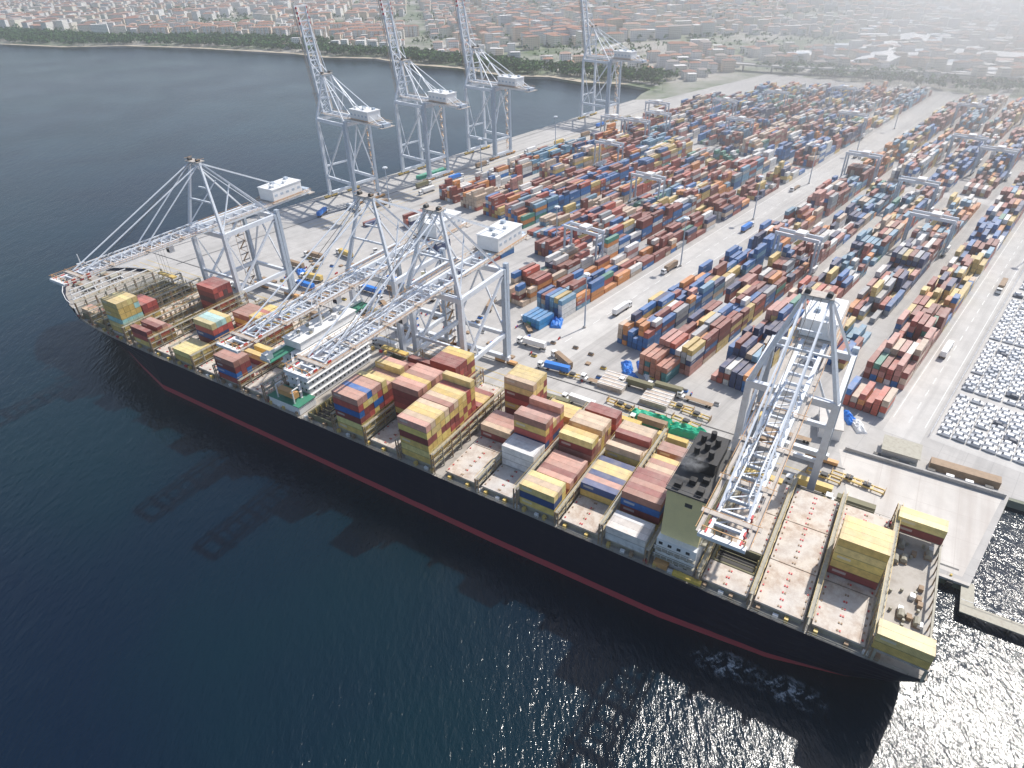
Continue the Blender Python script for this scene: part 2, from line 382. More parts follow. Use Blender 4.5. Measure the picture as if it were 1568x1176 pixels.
for s,hw in ((368,20),(374,17.5),(380,15)):
    mb.beam((TC-hw,s,26.5),(TC+hw,s,26.5),.4,.4,'white')
    for x in np.arange(TC-hw,TC+hw,4): mb.beam((x,s,24.3),(x,s,26.5),.3,.3,'white')
for i in range(60):
    s=random.uniform(366,394); x=TC+random.uniform(-.8,.8)*dhb(s); mb.cyl((x,s,24.3),(x,s,25.3),random.uniform(.25,.6),random.choice(['lash','white','rust']),6)
obj('deck',mb.mesh('deck'),parent=ship)
mb=MB()
es=list(np.arange(-4,362,3.2))
for side in (-1,1):
    for a,b_ in zip(es[:-1],es[1:]):
        xa=TC+side*(dhb(a)-.15); xb=TC+side*(dhb(b_)-.15)
        mb.beam((xa,a,19.7),(xa,a,21.2),.12,.12,'lash')
        for hz in (20.4,21.15): mb.beam((xa,a,hz),(xb,b_,hz),.09,.09,'lash')
    for s in np.arange(6,360,7.2):
        x=TC+side*(dhb(s)-1.5); mb.box(x-.6,x+.6,s-.5,s+.5,19.7,21.2,'yellow' if random.random()<.6 else 'rust')
        if random.random()<.5: mb.box(x-.4,x+.4,s+2,s+3.4,19.7,20.8,'red' if random.random()<.3 else 'white')
    fs=[366,372,377,382,386,390,393,396,398,400,401.5]
    for a,b_ in zip(fs[:-1],fs[1:]):
        mb.beam((TC+side*(dhb(a)-.2),a,26.4),(TC+side*(dhb(b_)-.2),b_,26.4),.25,.25,'white')
        mb.beam((TC+side*(dhb(a)-.2),a,25.2),(TC+side*(dhb(a)-.2),a,26.4),.15,.15,'white')
obj('deck_railings',mb.mesh('rails'),parent=ship)
aft=[9.3,23.7,38.0]; mid=[67,81.6,96.2,110.8,125.4,143.5,158.5,173.5]; fwd=[225.5,240,254.5,269,283.5,298,318,332.5,347]
mb=MB()
openh={(38.0,0),(190.0,0),(190.0,1),(190.0,2),(225.5,1),(332.5,0),(332.5,1),(332.5,2),(298,1),(298,2),(347,0),(347,1),(347,2)}
def hatch(s,k,w=17.0):
    t0=k*(w+.35)
    hb=dhb(s+12); t0m=max(t0,TC-hb+2.2); t1m=min(t0+w,TC+hb-2.2)
    if t1m-t0m<3: return
    if (s,k) in openh:
        if s==38.0: t0m+=8
        mb.box(t0m,t0m+.5,s,s+12.4,19.7,22.2,'cellg'); mb.box(t1m-.5,t1m,s,s+12.4,19.7,22.2,'cellg')
        mb.box(t0m+.5,t1m-.5,s,s+.5,19.7,22.2,'cellg'); mb.box(t0m+.5,t1m-.5,s+11.9,s+12.4,19.7,22.2,'cellg')
        mb.box(t0m+.5,t1m-.5,s+.5,s+11.9,19.71,19.8,'black')  # black sheet at deck level stands in for the shade down in the hold
        for x in np.arange(t0m+1,t1m-.6,2.5):
            mb.box(x-.12,x+.12,s+.55,s+.85,19.8,21.9,'yellow'); mb.box(x-.12,x+.12,s+11.5,s+11.8,19.8,21.9,'yellow')
            mb.box(x-.08,x+.08,s+.9,s+11.4,20.6,20.9,'cellg')
        if s==38.0: t1m=t0m-.3; t0m-=8
        else: return
    mb.box(t0m+.3,t1m-.3,s+.3,s+12.1,19.7,21.5,'lash')
    mb.box(t0m,t1m,s,s+12.4,21.5,22.1,'hatch')
    for x in np.arange(t0m+1.2,t1m-.5,2.5):
        for y in (.7,6.0,6.6,11.7): mb.box(x-.28,x+.28,s+y-.2,s+y+.2,22.1,22.3,'red' if random.random()<.5 else 'rust')
for s in aft+mid+[190.0]+fwd:
    for k in range(3): hatch(s,k)
obj('hatch_covers',mb.mesh('hatch'),parent=ship)
def lashing(mb,s,h,hb):
    t0=TC-hb+1;t1=TC+hb-1
    n=int((t1-t0)/5.1)
    for k in range(n+1):
        x=t0+(t1-t0)*k/n
        for y in (s-.55,s+.55): mb.beam((x,y,19.7),(x,y,20+h),.35,.3,'lash' if k%2 else 'rust')
        if k<n and k%2==0:
            x2=t0+(t1-t0)*(k+1)/n; mb.beam((x,s,20.5),(x2,s,20+h-.5),.18,.18,'lash')
    for z_ in np.arange(22.4,20+h+.1,2.7):
        mb.box(t0,t1,s-.6,s+.6,z_,z_+.15,'lash')
        for y in (s-.6,s+.6): mb.beam((t0,y,z_+1.1),(t1,y,z_+1.1),.08,.08,'yellow')
        for x in np.arange(t0,t1,2.5): mb.beam((x,s-.6,z_+.1),(x,s-.6,z_+1.1),.08,.08,'lash')
mb=MB()
for s,h in [(8.2,8),(22.6,5.3),(37.0,5.3),(51.3,5.3),(66.0,5.3),(80.5,8),(95.1,5.3),(109.7,8),(124.3,5.3),(142,8),(157,8),(172,8),(187.3,8),(224.3,8),(238.8,5.3),(253.3,8),(267.8,8),(282.3,8),(296.8,8),(311.5,8),(316.6,8),(331.3,8),(345.8,8),(360,8)]:
    lashing(mb,s,h,dhb(s))
for s in (334,340,348,354):
    for x in np.arange(TC-dhb(s)+4,TC+dhb(s)-3,5):
        mb.beam((x,s,20),(x,s,26),.35,.35,'lash')
    mb.beam((TC-dhb(s)+4,s,26),(TC+dhb(s)-4,s,26),.3,.3,'lash')
obj('lashing_bridges',mb.mesh('lash'),parent=ship)
mb=MB()
for i in range(44):
    x=random.uniform(7,46);s=random.uniform(-2.5,6.5)
    k=random.random()
    if k<.4: mb.cyl((x,s,19.7),(x,s,20.8),.4,'lash',6)
    elif k<.7: mb.cyl((x-1.2,s,20.6),(x+1.2,s,20.6),.9,'lash',8); mb.box(x-1.6,x+1.6,s-1,s+1,19.71,20,'rust')
    else: mb.box(x-.8,x+.8,s-.6,s+.6,19.72,21,'white' if k<.85 else 'rust')
for x in (-.5,6.5,44.5,51.5):
    for s in (-3.8,7.2): mb.beam((x,s,19.7),(x,s,24),.6,.6,'lash')
for a,b_ in ((-.7,6.7),(44.3,51.7)):
    mb.box(a,b_,-4.3,7.6,23.6,24.1,'deck')
for s in (-3.8,7.2): mb.beam((6.5,s,24),(44.5,s,24),.5,.5,'lash')
for x in np.arange(7,45,4.2): mb.beam((x,-3.8,19.7),(x,-3.8,24),.3,.3,'rust')
obj('mooring_deck',mb.mesh('mooring'),parent=ship)
# funnel casing
mb=MB()
mb.box(2,27,53.2,64.6,19.7,29,'white'); mb.box(4,27,53.6,64.3,29,46,'cream')
mb.box(3.6,27.4,53.2,64.7,46,46.5,'dark')
mb.box(14,26,55,63,46.5,50.5,'black'); mb.box(13.6,26.4,54.6,63.4,50.5,50.9,'black')
for x,y in ((16,57),(16,61),(19,59),(22,57),(22,61),(24.5,59)): mb.cyl((x,y,50.9),(x,y,53.2),.8,'black',10)
for x,y in ((6,56),(6,62),(9,59),(11,56)): mb.box(x-.9,x+.9,y-.9,y+.9,46.5,48,'black')
for x0,x1,y0,y1 in ((3.6,27.4,53.3,53.3),(3.6,3.6,53.3,64.6),(3.6,27.4,64.6,64.6)): mb.beam((x0,y0,47.7),(x1,y1,47.7),.12,.12,'dark')
for z_ in (23,26): 
    mb.box(.5,2,53,64.8,z_,z_+.2,'lash')
    for y in np.arange(53.5,65,1.8): mb.beam((.6,y,z_+.2),(.6,y,z_+1.3),.08,.08,'white')
    mb.beam((.6,53.2,z_+1.3),(.6,64.8,z_+1.3),.1,.1,'white')
for y in np.arange(55,64,2.6):
    for z_ in (21,24.2,27): mb.box(1.96,2.0,y,y+1.1,z_,z_+1,'glass')
mb.box(3.95,4.0,57,59,42,43.4,'dark')
for z_ in np.arange(22,46,3.0): mb.beam((26.0,52.6,z_),(8.0,52.6,z_+2.6),.5,.15,'lash')
mb.box(5,26,51.9,53.2,29,29.2,'lash')
mb.box(-.4,1.9,60,64,20,22,'orange'); mb.beam((-1,50,21.5),(-1,58,21.5),1.4,1.0,'liney')
obj('funnel_casing',mb.mesh('funnel'),parent=ship)
# bridge superstructure
mb=MB()
for k in range(7):
    z0=20+3.0*k; mb.box(9+.0,43,209,220.5,z0,z0+2.8,'white'); mb.box(8.4,43.6,208.4,221.3,z0+2.8,z0+3.0,'white')
    for t in np.arange(11,42,2.3): mb.box(t,t+.7,208.95,209,z0+1.2,z0+2.0,'glass'); mb.box(t,t+.7,220.5,220.55,z0+1.2,z0+2.0,'glass')
    for s in np.arange(210.5,219,2.3): mb.box(8.95,9,s,s+.7,z0+1.2,z0+2.0,'glass')
mb.box(-1,53,214.5,219.5,41.1,41.5,'green'); mb.box(11,41,211,220,41.5,44.6,'white'); mb.box(11.5,40.5,219.99,220.05,42.6,43.9,'glass'); mb.box(10.6,41.4,210.6,220.4,44.6,44.9,'white')
mb.box(-1.2,9,219,219.6,41.5,42.7,'white'); mb.box(43,53.2,219,219.6,41.5,42.7,'white'); mb.box(-1.2,-.9,214.5,219,41.5,42.7,'white')
mb.box(-.9,2,216,218.9,41.6,44,'white'); 
mb.beam((TC,214,44.9),(TC,214,56),.8,.8,'white',.4,.4); mb.box(TC-4,TC+4,213.7,214.3,50,50.4,'white'); mb.box(TC-2.5,TC+2.5,213.4,214.6,53,53.4,'white')
mb.cyl((TC-6,213,44.9),(TC-6,213,47),1.1,'white',10); mb.cyl((TC+6,213,44.9),(TC+6,213,47),1.1,'white',10)
mb.box(0,8.4,206,222.5,20,23.4,'white'); mb.box(-.2,8.38,205.7,222.7,23.4,23.7,'green')
mb.box(1.2,3.8,209,218,25.4,27.8,'orange'); 
for s in (209,218): mb.beam((1,s,23.7),(1,s,29.5),.4,.4,'white'); mb.beam((1,s,29.5),(4,s,29.5),.4,.4,'white')
for z_ in np.arange(23.5,40,3.0): mb.beam((5,209.5,z_),(8.6,213.5,z_+3),.9,.15,'white')
for _ in range(10): 
    x=random.uniform(13,39); y=random.uniform(212,219); mb.box(x-.6,x+.6,y-.4,y+.4,44.9,45.8+random.random()*.2,random.choice(['white','lash']))
obj('bridge_superstructure',mb.mesh('bridge'),parent=ship)
# ship containers
OC=(.78,.55,.17); OC2=(.82,.63,.26);MA=(.28,.06,.055);RD=(.50,.10,.08);NV=(.03,.08,.24);WH=(.82,.82,.81);BR=(.44,.21,.16);BL=(.03,.15,.44);PK=(.62,.33,.26);TN=(.70,.52,.35)
PT=[PK,BR,PK,TN,OC2,BR]
def sstack(s,t0,t1,h,cols,top=None,z0=22.3,jit=0):
    boxes=[]; n=max(1,int((t1-t0)/2.5))
    for r in range(n):
        hh=h-(rng.integers(0,jit+1) if jit else 0); z_=z0
        for k in range(hh):
            c=cols[(k)%len(cols)] if (r<1 or rng.random()<.5) else cols[rng.integers(len(cols))]
            if k==hh-1 and top is not None and (rng.random()<.9): c=top[rng.integers(len(top))]
            boxes.append((t0+r*2.5,s+.1+rng.normal(0,.04),z_,CW,12.19,CH,c)); z_+=CH+.02
    container_obj('container_stack',boxes,False,SHIP_LOC,SHIP_ROT)
sstack(-4,-.5,5,2,[OC,MA],[OC2],24.15); sstack(-4,44,51,2,[MA,OC],[OC2],24.15)
sstack(9.3,20,32,5,[MA,OC,OC,OC2,OC],[OC2,OC])
sstack(67,.2,10,2,[WH,(.7,.71,.72)],[WH,(.72,.68,.64)]); sstack(67,10.4,23,4,[OC,MA,BL,MA],[MA,BR,BR]); sstack(67,25,46,2,[OC,MA],[TN,BR],jit=1)
sstack(81.6,13,28,2,[OC,NV],[OC2,PK,TN]); sstack(81.6,31,46,3,[MA,OC,BR],[MA,TN],jit=1)
sstack(96.2,.2,8,3,[OC,NV,OC],[OC2,PK,TN]); sstack(96.2,10.5,23,2,[MA,PK],[PK,BR]); sstack(96.2,25.6,43,4,[OC,BR,MA],[TN,TN,OC2],jit=1); sstack(96.2,45,50,3,[MA,RD],None)
sstack(110.8,13,20.6,3,[WH,WH,(.7,.7,.7)],[WH]); sstack(110.8,21,35,6,[OC,RD,NV,RD,OC],[OC2,PK,BR],jit=1); sstack(110.8,38,50,2,[OC,MA],None,jit=1)
sstack(125.4,22,32,2,[MA,BR],[PK,TN]); sstack(125.4,38,50,6,[MA,OC,RD,MA,OC2],[OC2,TN])
sstack(143.5,.2,13,6,[OC,OC2,OC,MA,OC,OC2],[PK,OC2,TN]); sstack(143.5,13,28,7,[MA,OC,RD],PT,jit=1); sstack(143.5,30,40,2,[OC,MA],None)
sstack(158.5,15,32,6,[MA,OC,RD,MA],PT,jit=1); sstack(158.5,37,50,5,[MA,RD,OC,MA],[OC,MA])
sstack(173.5,.2,13,6,[OC,OC2,MA,BL,RD,OC],PT); sstack(173.5,13,30,6,[MA,OC,RD],PT,jit=1); sstack(173.5,36,46,3,[MA,OC],None,jit=1)
sstack(240,.2,8,4,[RD,BL,MA,OC],[BR,MA]); sstack(240,14,25,2,[MA,OC],None,jit=1); sstack(254.5,30,44,4,[OC,RD,BR],None,jit=1)
sstack(269,.2,10.5,2,[OC,OC2],[OC2]); sstack(269,13,24,5,[OC,MA,NV,RD,OC],[OC2,(.7,.6,.3),(.45,.7,.65)]); sstack(269,32,46,3,[RD,OC,BR],None,jit=1)
sstack(283.5,22,34,2,[OC,MA],None,jit=1); sstack(298,.2,13,3,[OC,RD,MA],[OC2,PK,MA],jit=1)
sstack(318,1.5,12,6,[OC,OC2,(.35,.62,.58),OC],[OC2,OC]); sstack(318,12,20,4,[RD,OC,MA],[RD,MA]); sstack(298,36,47,5,[MA,RD,(.1,.05,.05)],[MA,RD])
sstack(347,4,10,1,[TN,PK],None)

# ---------------------------------------------------------------- ship-to-shore cranes
def sts(mb,zb,raised,house_y=50,gauge=32,out=73,hw=13,apexh=34):
    G='steel'
    for y in (-hw,hw):
        for x in (0,gauge):
            for k in (-1,1):
                mb.box(x-.9,x+.9,y+k*3.2-2.6,y+k*3.2+2.6,.9,2.2,'yellow' if x==0 else 'orange')
                for w in (-1.8,-.6,.6,1.8): mb.cyl((x-.4,y+k*3.2+w,.55),(x+.4,y+k*3.2+w,.55),.5,'dark',8)
            mb.box(x-1,x+1,y-2,y+2,2.2,4.2,G)
        mb.beam((0,y,4),(0,y,zb),2.4,2.0,G,2.0,1.8); mb.beam((gauge,y,4),(gauge,y,zb),2.2,1.8,'steelblue',1.8,1.6)
        mb.beam((0,y,16),(gauge,y,16),1.4,2.0,G); mb.beam((0,y,zb-1),(gauge,y,zb-1),1.4,2.2,G)
        mb.beam((1,y,17),(gauge-1,y,zb-3),1.0,1.0,G); 
        mb.beam((0,y,zb-2),(10,y,17),.5,.5,G)
        mb.beam((0,y,zb),(4,y*.28,zb+apexh),1.5,1.3,G,1.0,.9)
        mb.beam((gauge,y*.9,zb),(5,y*.28,zb+apexh),.7,.7,G)
        mb.beam((0,y,zb+.5),(16,y*.4,zb+apexh*.62),.5,.5,G)
    for x in (0,gauge):
        mb.box(x-1,x+1,-hw,hw,2.4,4.4,G); mb.beam((x,-hw,zb-1),(x,hw,zb-1),1.8,2.4,G)
        if x: mb.beam((x,-hw,16),(x,hw,16),1.4,1.8,G)
    mb.beam((0,-hw,24),(0,hw,24),1.0,1.3,G)
    for s_ in (-1,1): mb.beam((gauge,s_*hw,17),(gauge,0,zb-3),.7,.7,G)
    mb.beam((4,-4.5,zb+apexh),(4,4.5,zb+apexh),1.4,1.4,G); mb.box(2.2,6.6,-4.5,4.5,zb+apexh+.8,zb+apexh+1.1,'walk')
    for y in (-3,3): mb.cyl((3.2,y,zb+apexh+1.6),(4.8,y,zb+apexh+1.6),.9,'dark',10)
    for y in (-4.5,4.5):
        mb.beam((2.2,y,zb+apexh+2.2),(6.6,y,zb+apexh+2.2),.12,.12,'orange')
    mb.beam((5,-4*.9,zb+apexh*.62),(5,4*.9,zb+apexh*.62),.6,.6,G)
    mb.beam((1.8,-hw*.66,zb+apexh*.45),(1.8,hw*.66,zb+apexh*.45),.7,.7,G)
    back=gauge+34
    for y in (-3.6,3.6):
        mb.beam((-2,y,zb+1.4),(back,y,zb+1.4),1.2,2.2,G)
        mb.beam((5,y,zb+apexh),(back-4,y,zb+2.5),.45,.45,G)
        mb.beam((5,y,zb+apexh),(gauge+2,y,zb+2.5),.4,.4,G)
        mb.box(-2,back,y*1.55-.6,y*1.55+.6,zb+2.2,zb+2.35,'walk')
        mb.beam((-2,y*1.72,zb+3.4),(back,y*1.72,zb+3.4),.12,.12,'orange')
        for x in np.arange(0,back,3.5): mb.beam((x,y*1.72,zb+2.3),(x,y*1.72,zb+3.4),.1,.1,'orange')
    for x in np.arange(2,back,6): mb.beam((x,-3.6,zb+1.4),(x,3.6,zb+1.4),.7,1.0,G)
    hy=house_y
    mb.box(hy-10,hy+10,-5.6,5.6,zb+3,zb+9.2,'white'); mb.box(hy-10.3,hy+10.3,-5.9,5.9,zb+9.2,zb+9.6,'white')
    for k in range(5):
        mb.box(hy-9+4*k,hy-8+4*k+.9,-5.66,-5.6,zb+5.5,zb+6.7,'steelblue')
    for k,(x,y) in enumerate(((-7,-2),(-3,2),(2,-2),(7,2.5))): mb.box(hy+x-1,hy+x+1,y-.9,y+.9,zb+9.6,zb+10.9,'steelblue' if k%2 else 'white')
    mb.box(hy-11.5,hy+11.5,-7.2,7.2,zb+2.5,zb+2.75,'walk')
    for y in (-7.1,7.1):
        mb.beam((hy-11.5,y,zb+3.9),(hy+11.5,y,zb+3.9),.12,.12,'orange')
        for x in np.arange(hy-11.5,hy+11.6,2.3): mb.beam((x,y,zb+2.7),(x,y,zb+3.9),.1,.1,'orange')
    mb.box(back-2,back+2.5,-6,6,zb+.3,zb+.6,'walk'); mb.box(back-1,back+1.5,-3,3,zb+.6,zb+2.8,'steelblue')
    mb.box(gauge+1.1,gauge+3.0,-hw-1,-hw+1,4,zb+2,'steelblue')
    zz=4; d=1
    while zz<zb-2:
        a=(gauge-6 if d>0 else gauge-2); b2=(gauge-2 if d>0 else gauge-6)
        mb.beam((a,hw+1.6,zz),(b2,hw+1.6,zz+3.6),.9,.15,'orange'); mb.box(gauge-6.8,gauge-1.2,hw+1,hw+2.2,zz+3.6,zz+3.72,'walk'); zz+=3.6; d=-d
    for xx in (gauge-6.6,gauge-1.3): mb.beam((xx,hw+2.1,4),(xx,hw+2.1,zb-1),.15,.15,'orange')
    ang=R(81) if raised else 0
    def bt(d,y,dz):
        if not raised: return (-2-d,y,zb+1.4+dz)
        return (-2-d*math.cos(ang)-dz*math.sin(ang), y, zb+1.4+d*math.sin(ang)+dz*math.cos(ang))
    Lb=out-2
    for y in (-3.6,3.6):
        mb.beam(bt(0,y,0),bt(Lb*.86,y,0),1.1,1.9,G,.9,1.5)
        mb.beam(bt(Lb*.86,y,0),bt(Lb,y,0),.9,1.4,'white')
        mb.beam(bt(2,y*1.6,.6),bt(Lb,y*1.6,.6),1.0,.15,'walk')
        mb.beam(bt(2,y*1.78,1.8),bt(Lb,y*1.78,1.8),.13,.13,'orange'); mb.beam(bt(2,y*1.4,1.8),bt(Lb,y*1.4,1.8),.1,.1,'walk')
        for d_ in np.arange(2,Lb,3.0): mb.beam(bt(d_,y*1.78,.6),bt(d_,y*1.78,1.8),.1,.1,'orange')
        k=0
        for d_ in np.arange(Lb*.84,Lb,1.6):
            if k%2==0: mb.beam(bt(d_,y*1.14,0),bt(d_+1.5,y*1.14,0),.45,1.95,'red')
            k+=1
        mb.beam(bt(0,y*.55,3.6),bt(Lb*.8,y*.55,3.2),.4,.4,G)
        for d_ in np.arange(0,Lb*.78,5):
            mb.beam(bt(d_,y,.8),bt(d_+2.5,y*.55,3.4),.3,.3,G); mb.beam(bt(d_+2.5,y*.55,3.4),bt(d_+5,y,.8),.3,.3,G)
    for i,d_ in enumerate(np.arange(1,Lb+.1,5)):
        mb.beam(bt(d_,-3.6,0),bt(d_,3.6,0),.6,.9,G)
        if d_+5<Lb: mb.beam(bt(d_,-3.6,0),bt(d_+5,3.6,0),.3,.3,G)
    for d_ in (Lb*.2,Lb*.45,Lb*.7,Lb*.9):
        mb.beam(bt(d_,-7.2,1),bt(d_,7.2,1),1.6,.15,'walk'); mb.beam(bt(d_,-7.2,2),bt(d_,7.2,2),.12,.12,'orange')
    mb.beam(bt(Lb,-5.6,.3),bt(Lb,5.6,.3),1.5,1.0,'white')
    for y in (-5,-2,2,5): mb.beam(bt(Lb-.5,y,.5),bt(Lb-.5,y,2.5),.25,.25,'orange')
    mb.beam(bt(Lb-.5,-5,2.5),bt(Lb-.5,5,2.5),.2,.2,'orange')
    if not raised:
        for y in (-1.1,1.1):
            mb.beam((3.5,y*3,zb+apexh),bt(Lb*.45,y*3,2.5),.5,.35,G); mb.beam((3.5,y*3,zb+apexh),bt(Lb*.88,y*3.2,1.4),.5,.35,G)
            mb.beam((3.5,y,zb+apexh+1),bt(Lb*.7,y,2.5),.14,.14,'dark')
        tx=-2-Lb*.35
        mb.box(tx-3,tx+3,-3,3,zb+.2,zb+1.4,'rust'); mb.box(tx+3.4,tx+6,-2.8,-.4,zb-3.2,zb-.2,'white'); mb.box(tx+3.35,tx+3.4,-2.7,-.5,zb-2.8,zb-1.2,'glass')
        for yy in (-2.5,2.5):
            for xx in (-.8,.8): mb.beam((tx+xx,yy,zb),(tx+xx,yy,zb-13),.07,.07,'dark')
        mb.box(tx-1.1,tx+1.1,-6.1,6.1,zb-14,zb-13.3,'yellow')
    else:
        for y in (-1.1,1.1):
            mb.beam((3.5,y*3,zb+apexh),bt(Lb*.5,y*3,.5),.45,.35,G)
            mb.beam((3.5,y*2,zb+apexh),bt(Lb*.9,y*3,.5),.3,.3,G)
mf=MB(); sts(mf,48,False,apexh=32); me_front=mf.mesh('sts_crane_lowered')
mf=MB(); sts(mf,47,False,apexh=30.5,house_y=42); me_front4=mf.mesh('sts_crane_lowered_near')
mr=MB(); sts(mr,59,True,house_y=44,out=72,hw=11,apexh=28); me_back=mr.mesh('sts_crane_raised')
for s in (45.5,185,219,328):
    x,y=S2W(60.5,s); obj('ship_to_shore_crane',me_front4 if s==45.5 else me_front,(x,y,GZ),SHIP_ROT)
for A in (298,373,453,628):
    x,y=Y2W(A,448); obj('ship_to_shore_crane',me_back,(x,y,GZ),YARD_ROT-R(90))

# ---------------------------------------------------------------- RTG cranes
mb=MB()
for x in (-3.6,3.6):
    for y in (-11.7,11.7): mb.beam((x,y,2),(x*.9,y,20.5),1.0,.9,'steelblue')
    mb.beam((x*.9,-12.5,21.4),(x*.9,12.5,21.4),1.1,1.8,'steel')
    mb.beam((x*.9+ (.9 if x>0 else -.9),-12.5,23),(x*.9+(.9 if x>0 else -.9),12.5,23),.1,.1,'orange')
for y in (-11.7,11.7):
    mb.box(-5.5,5.5,y-.6,y+.6,1.6,2.8,'steelblue'); mb.box(-3.4,3.4,y-.5,y+.5,19.2,20.4,'steel')
    mb.beam((-3.6,y,3),(3.4,y,12),.35,.35,'steelblue')
    for x in (-4.8,-3,3,4.8): mb.cyl((x,y-.5,.8),(x,y+.5,.8),.8,'rubber',10)
mb.box(-3.2,3.2,-4,1.5,22.3,24,'white'); mb.box(-2,.5,1.6,3.4,17.5,20,'white'); mb.box(-3,3,-13.6,-12.4,2.8,5.6,'white')
mb.box(-6.1,6.1,-2.4,0,18.0,18.6,'yellow')
for xx in (-2,2):
    for yy in (-2.2,-.2): mb.beam((xx,yy,18.6),(xx,yy,22),.06,.06,'dark')
me_rtg=mb.mesh('yard_gantry_crane')
def rtg(A,bi,side):
    B0=(31+bi*pitch if side==0 else 184+bi*25.0)+8+2.0
    x,y=Y2W(A,B0); obj('yard_gantry_crane',me_rtg,(x,y,GZ),YARD_ROT)
for A,bi,sd in [(375,3,0),(308,1,1),(453,1,0),(566,4,0),(520,2,0),(640,1,0),(700,0,1),(620,3,1),(562,6,1),(480,5,1),(760,4,1),(800,3,0),(730,0,0),(668,2,0),(560,7,1),(600,6,1),(420,2,1),(690,5,1),(850,1,0),(640,7,1),(820,2,1)]: rtg(A,bi,sd)

mb=MB(); mb.cyl((0,0,0),(0,0,30),.45,'steelblue',8,.2); mb.cyl((0,0,0),(0,0,1),.9,'conc2',8)
mb.cyl((0,0,29.6),(0,0,30),1.6,'steel',10)
for k in range(8):
    a=k*math.pi/4; mb.box(1.6*math.cos(a)-.35,1.6*math.cos(a)+.35,1.6*math.sin(a)-.35,1.6*math.sin(a)+.35,29.2,29.6,'white')
me_m=mb.mesh('light_mast')
for A,B in [(243,169),(340,169),(440,169),(540,169),(650,169),(760,169),(480,13),(600,13),(300,391),(400,391),(500,391),(600,391),(310,240)]:
    x,y=Y2W(A,B+1); obj('light_mast',me_m,(x,y,GZ))

# ---------------------------------------------------------------- trucks & trailers
def truck(load):
    mb=MB()
    mb.box(-8,5.2,-.45,.45,1.0,1.35,'dark'); mb.box(-8,4,-1.2,1.2,1.35,1.5,'rust')
    for x in (-7,-5.7,2.6,6.8):
        for y in (-1.05,1.05): mb.cyl((x,y-.2,.5),(x,y+.2,.5),.5,'rubber',8)
    mb.box(4.6,7.6,-1.2,1.2,.7,1.6,'white'); mb.box(5.4,7.5,-1.2,1.2,1.6,3.2,'white'); mb.box(7.5,7.53,-1.05,1.05,2.1,3.0,'glass'); mb.box(5.35,5.4,-1,1,2.1,3,'glass')
    mb.box(5.8,6.9,-1.23,-1.2,2.1,2.9,'glass'); mb.box(5.8,6.9,1.2,1.23,2.1,2.9,'glass')
    if load: mb.box(-8,4.1,-1.22,1.22,1.55,4.15,load)
    return mb.mesh('terminal_truck')
T=[truck(None),truck('rust'),truck('blue'),truck('white'),truck('yellow'),truck('cellg')]
def put_s(t,s,r,k,name='terminal_truck'):
    x,y=S2W(t,s); obj(name,T[k],(x,y,GZ),SHIP_ROT+R(r))
for t,s,r,k in [(70,150,90,0),(75,138,92,5),(80,128,88,3),(71,118,90,5),(76,106,90,4),(81,97,90,1),(74,86,90,4),(70,210,90,1),(76,232,90,3),(81,250,90,2),(72,268,90,0),(80,283,90,1),(71,300,270,4),(76,318,90,0),(120,230,40,1),(126,248,100,3),(110,262,60,0),(118,280,90,2),(108,300,85,1),(130,300,80,3),(114,322,95,4),(100,345,90,0),(122,345,88,1),(128,182,45,0),(112,170,90,3),(106,150,60,1),(104,60,-20,4),(72,20,90,5),(75,34,90,4),(70,66,90,0),(98,128,90,0),(104,112,90,5),(107,100,92,5),(106,86,88,0),(98,150,95,2),(102,46,90,0),(138,210,20,1),(140,240,90,0),(145,262,40,5),(95,240,90,0),(98,262,88,5),(125,268,90,1),(134,276,85,2),(140,312,70,0),(152,290,60,3),(104,318,90,2),(92,300,90,3),(150,330,80,4),(138,345,90,1),(160,310,60,0),(84,350,90,3)]: put_s(t,s,r,k)
for A,B,r,k in [(300,400,0,1),(340,395,180,3),(380,402,0,2),(450,396,0,0),(520,402,0,4),(270,165,0,3),(330,172,180,1),(420,165,0,2),(520,173,180,0),(640,166,0,3),(330,25,0,3),(420,19,180,1),(280,410,90,3),(560,400,0,1),(640,404,0,5),(260,420,30,2),(350,409,0,5),(420,410,0,1),(480,406,180,3),(600,410,0,2)]:
    x,y=Y2W(A,B); obj('terminal_truck',T[k],(x,y,GZ),YARD_ROT+R(r))
mb=MB()
for k in range(3): mb.box(-6,6,-6,6,.1+.8*k,.7+.8*k,'hatch')
for x in np.arange(-5,5.1,2.5): mb.box(x-.2,x+.2,-6,6,2.3,2.5,'white')
me_h=mb.mesh('stored_hatch_cover')
for t,s in [(102,121),(100,100),(84,208)]:
    x,y=S2W(t,s); obj('stored_hatch_cover',me_h,(x,y,GZ),SHIP_ROT)
mb=MB()
for y in (-1.1,1.1): mb.beam((-6,y,1.0),(6,y,1.0),.3,.5,'yellow')
for x in (-5.8,-2,2,5.8): mb.beam((x,-1.2,1.0),(x,1.2,1.0),.4,.4,'yellow')
for x in (-6,6): mb.box(x-.1,x+.1,-1.2,1.2,.2,2.4,'rust')
mb.box(-1.2,1.2,-.9,.9,1.2,2,'dark')
me_s=mb.mesh('crane_spreader')
for i,(t,s) in enumerate([(88,112),(87,108),(88,98),(86,92),(90,84),(98,140),(84,30),(87,22),(86,16),(99,90),(97,82)]):
    x,y=S2W(t,s); obj('crane_spreader',me_s,(x,y,GZ),SHIP_ROT+R(90+random.uniform(-8,8)))
mb=MB()
